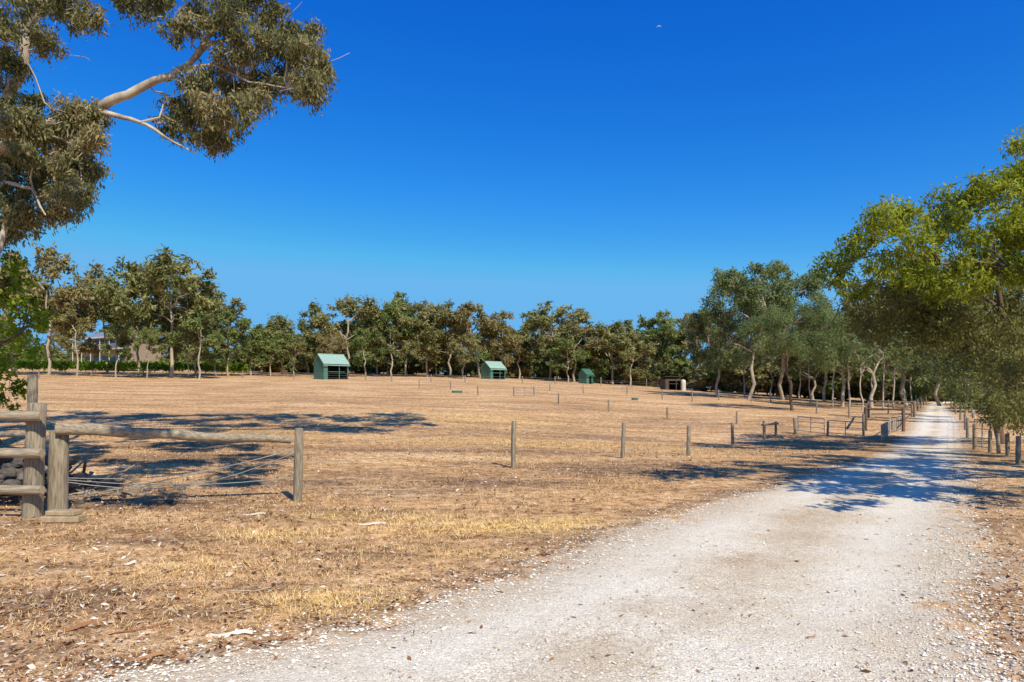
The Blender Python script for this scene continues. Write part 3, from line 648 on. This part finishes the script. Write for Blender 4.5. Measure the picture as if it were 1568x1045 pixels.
mb.obj('picket_gate',[simple('grey_pickets',(.42,.37,.30),(.27,.23,.19),8,.85)])
def pipe_gate(name,pa,pb,h,mat=WIRE,r=.013,nr=4):
    global mb
    mb=MB(); a=P(*pa); b=P(*pb)
    for hh in np.linspace(.15,h,nr): rail(a,b,hh,r if hh<h else r*1.7)
    for t in (0,.5,1):
        x=a[0]+(b[0]-a[0])*t; y=a[1]+(b[1]-a[1])*t; z=float(H(x,y)); mb.tube([(x,y,z+.1),(x,y,z+h)],r*1.4,6)
    return mb.obj(name,[mat])
GR=simple('galvanised_pipe',(.40,.38,.33),(.28,.26,.23),10,.5,metal=.3,bstr=0)
pipe_gate('farm_gate',(1222,664),(1262,669),.8,GR); pipe_gate('farm_gate',(1268,668),(1322,672),.7,GR,nr=3)
pipe_gate('farm_gate',(787,609),(818,608),.75,GR); pipe_gate('farm_gate',(952,602),(968,602),.75,GR); pipe_gate('farm_gate',(1492,690),(1516,694),1.0,GR)

def trough(px,py,w_,mat):
    x,y,z=P(px,py); mb=MB(); w_=w_/F*y; d=.45; h=.2
    th=np.linspace(0,2*math.pi,17)[:-1]
    for (a0,z0,a1,z1) in [(1,0,1.08,h),(1.08,h,.95,h),(.95,h,.9,.1)]:
        v=[(a0*w_/2*math.cos(t),a0*d/2*math.sin(t),z0) for t in th]+[(a1*w_/2*math.cos(t),a1*d/2*math.sin(t),z1) for t in th]
        mb.add(v,[[i,(i+1)%16,16+(i+1)%16,16+i] for i in range(16)],0,.5)
    v=[(.9*w_/2*math.cos(t),.9*d/2*math.sin(t),.14) for t in th]; mb.add(v,[list(range(16))],1)
    mb.obj('water_trough',[mat,DARKIN],(x,y,z))
for px,py,w_ in [(700,602,15),(972,613,10),(1052,606,9)]: trough(px,py,w_,GREEN)

# ---------------------------------------------------------------- horse shelters
def shelter(px,Y,w_=3.6,d=3.0,hw=2.15,hr=1.25,rot=40,wallm=GREEN,roofm=TEAL,flat=False):
    x=(px-CX)/F*Y; y=Y; z=float(H(x,y)); e=empty('horse_shelter',(x,y,z)); e.rotation_euler=(0,0,math.radians(rot))
    m=MB(); T=.05
    m.box((-w_/2,0,hw/2-.1),(T,d,hw+.2)); m.box((w_/2,0,hw/2-.1),(T,d,hw+.2)); m.box((0,d/2-T,hw/2-.1),(w_-T*1.2,T,hw+.2))
    m.box((-w_/2+.30,-d/2+.03,hw/2-.1),(.5,T,hw+.2)); m.box((0,-d/2+.03,hw-.12),(w_-.06,T*.8,.28))
    if not flat:
        for sx in (-1,1):
            xx=sx*w_/2
            v=[(xx-.025,-d/2,hw),(xx-.025,d/2,hw),(xx-.025,0,hw+hr),(xx+.025,-d/2,hw),(xx+.025,d/2,hw),(xx+.025,0,hw+hr)]
            m.add(v,[[0,1,2],[3,5,4]]); m.add(v,[[0,2,5,3],[1,4,5,2]])
    m.obj('walls',[wallm],parent=e)
    m=MB(); m.box((0,d/2-T*2-.02,hw/2-.1),(w_-T*3,.03,hw+.1)); m.box((-w_/2+.06,0,hw/2-.1),(.03,d-.2,hw+.1)); m.box((w_/2-.06,0,hw/2-.1),(.03,d-.2,hw+.1)); m.obj('shade_lining',[DARKIN],parent=e)  # near-black inner sheets put the interior shade into the colour
    m=MB()
    if flat:
        v=[(-w_/2-.2,-d/2-.3,hw+.35),(w_/2+.2,-d/2-.3,hw+.35),(w_/2+.2,d/2+.2,hw),(-w_/2-.2,d/2+.2,hw)]; v+=[(a,b,c+.06) for a,b,c in v]
        m.add(v,[[0,3,2,1],[4,5,6,7],[0,1,5,4],[1,2,6,5],[2,3,7,6],[3,0,4,7]])
    else:
        n=36
        for sy in (-1,1):
            xx=np.linspace(-w_/2-.15,w_/2+.15,n*2+1); oz=np.where(np.arange(n*2+1)%2,.03,.0)
            v=[(a,sy*(d/2+.25),hw-.2*hr/(d/2)*1.2+.06+b) for a,b in zip(xx,oz)]+[(a,0,hw+hr+.06+b) for a,b in zip(xx,oz)]
            k=2*n+1; m.add(v,[[i,i+1,k+i+1,k+i] for i in range(k-1)])
        m.tube([(-w_/2-.17,0,hw+hr+.09),(w_/2+.17,0,hw+hr+.09)],.06,6)
        m.box((0,-d/2-.27,hw-.27),(w_+.34,.06,.10))
    m.obj('roof',[roofm],parent=e)
    m=MB()
    for a in (.45,w_/2-.06): m.box((a,-d/2+.03,hw/2-.15),(.1,.1,hw-.02))
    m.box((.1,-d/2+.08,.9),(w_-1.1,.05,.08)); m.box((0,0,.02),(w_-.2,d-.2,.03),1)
    m.obj('front_posts',[wallm,DARKIN],parent=e)
    return e
shelter(507,90,w_=3.4,hw=2.0,hr=1.15); shelter(755,108,w_=2.9,d=2.5,hw=1.7,hr=.95,rot=38); shelter(897,110,w_=1.4,d=1.9,hw=1.5,hr=.75,rot=35,roofm=GREEN)
BR=simple('brown_steel',(.10,.08,.06),(.07,.055,.045),2,.6,bstr=0)
shelter(1027,104,w_=2.5,d=2.2,hw=1.6,rot=8,wallm=BR,roofm=BR,flat=True)
Yt=104.; x=(1046-CX)/F*Yt; z=float(H(x,Yt)); mb=MB()
mb.tube([(0,0,-.1),(0,0,.4),(0,0,1.0),(0,0,1.5),(0,0,1.65),(0,0,1.7)],[.4,.4,.4,.4,.2,.1],16,0); mb.obj('water_tank',[WHITE],(x,Yt,z))

# ---------------------------------------------------------------- house behind vineyard
hx,hy=(188-CX)/F*126,126.; hz=float(H(hx,hy))+.6
house=empty('country_house',(hx,hy,hz)); house.rotation_euler=(0,0,math.radians(-28)); house.scale=(.80,.80,.72)
BRK=simple('rendered_brick',(.36,.28,.20),(.27,.20,.15),3,.85,bstr=0); GL=simple('window_glass',(.03,.045,.06),(.02,.03,.045),1,.12,spec=.6,bstr=0); RF=simple('blue_grey_roof',(.24,.29,.34),(.19,.23,.28),2,.5,bstr=0)
m=MB(); m.box((0,0,3.6),(16,8,7.2)); m.obj('walls',[BRK],parent=house)
m=MB()
v=[(-9,-6.6,7.0),(9,-6.6,7.0),(9,5,7.0),(-9,5,7.0),(-5,-.8,9.4),(5,-.8,9.4)]
m.add(v,[[0,1,5,4],[2,3,4,5],[3,2,1,0]]); m.add(v,[[0,4,3],[1,2,5]]); m.obj('roof',[RF],parent=house)
m=MB(); m.box((0,-5.2,4.1),(17.6,2.4,.25)); m.box((0,-6.62,6.95),(18.1,.08,.36)); 
for a in np.linspace(-8.6,8.6,6): m.box((a,-6.3,3.4),(.13,.13,6.9))
m.box((0,-6.42,5.2),(17.4,.06,.1)); 
for a in np.linspace(-8.6,8.6,50): m.box((a,-6.42,4.68),(.03,.03,.95))
m.obj('verandah',[WHITE],parent=house)
m=MB()
for zz in (1.6,5.5):
    for a in (-6.4,-3.4,-.4,2.6,5.6): m.box((a,-4.02,zz),(2.1,.06,2.1)); 
m.obj('windows',[GL],parent=house)
mb=MB(); R=np.random.default_rng(55)
for Yr in (101,104.5,108,111.5,115):
    for px in np.arange(-60,375,7):
        X=(px-CX)/F*Yr; z=float(H(X,Yr)); mb.leaves((X,Yr,z+1.2),70,.9,.30,.24,1,R.uniform(.35,.75),.2,.8)
    for px in np.arange(-60,375,40):
        X=(px-CX)/F*Yr; z=float(H(X,Yr)); mb.tube([(X,Yr,z-.1),(X,Yr,z+1.8)],.05,6,0)
mb.obj('vineyard',[WOOD,L_brt])

mb=MB(); d=Vector((.2153,1,.5426)).normalized(); c=np.array(d)*3000; c[2]+=1.6
a=np.array(Vector((1,-.2,0)).normalized()); b=np.cross(np.array(d),a); b/=np.linalg.norm(b); b*=-1 if b[2]<0 else 1
th=np.linspace(.1,math.pi-.1,20); o_=[c+9*(a*math.cos(t)+b*math.sin(t)) for t in th]; i_=[c+9*(a*math.cos(t)+b*.45*math.sin(t)) for t in th]
mb.add(o_+i_,[[k,k+1,20+k+1,20+k] for k in range(19)],0)
N=NT('moon_glow'); em=N.n('ShaderNodeEmission'); em.inputs[0].default_value=(.35,.5,.85,1); em.inputs[1].default_value=.7  # flat glowing crescent: the moon's sunlit arc painted by shape and emission
mb.obj('moon',[N.done(em.outputs[0])])
print('built')
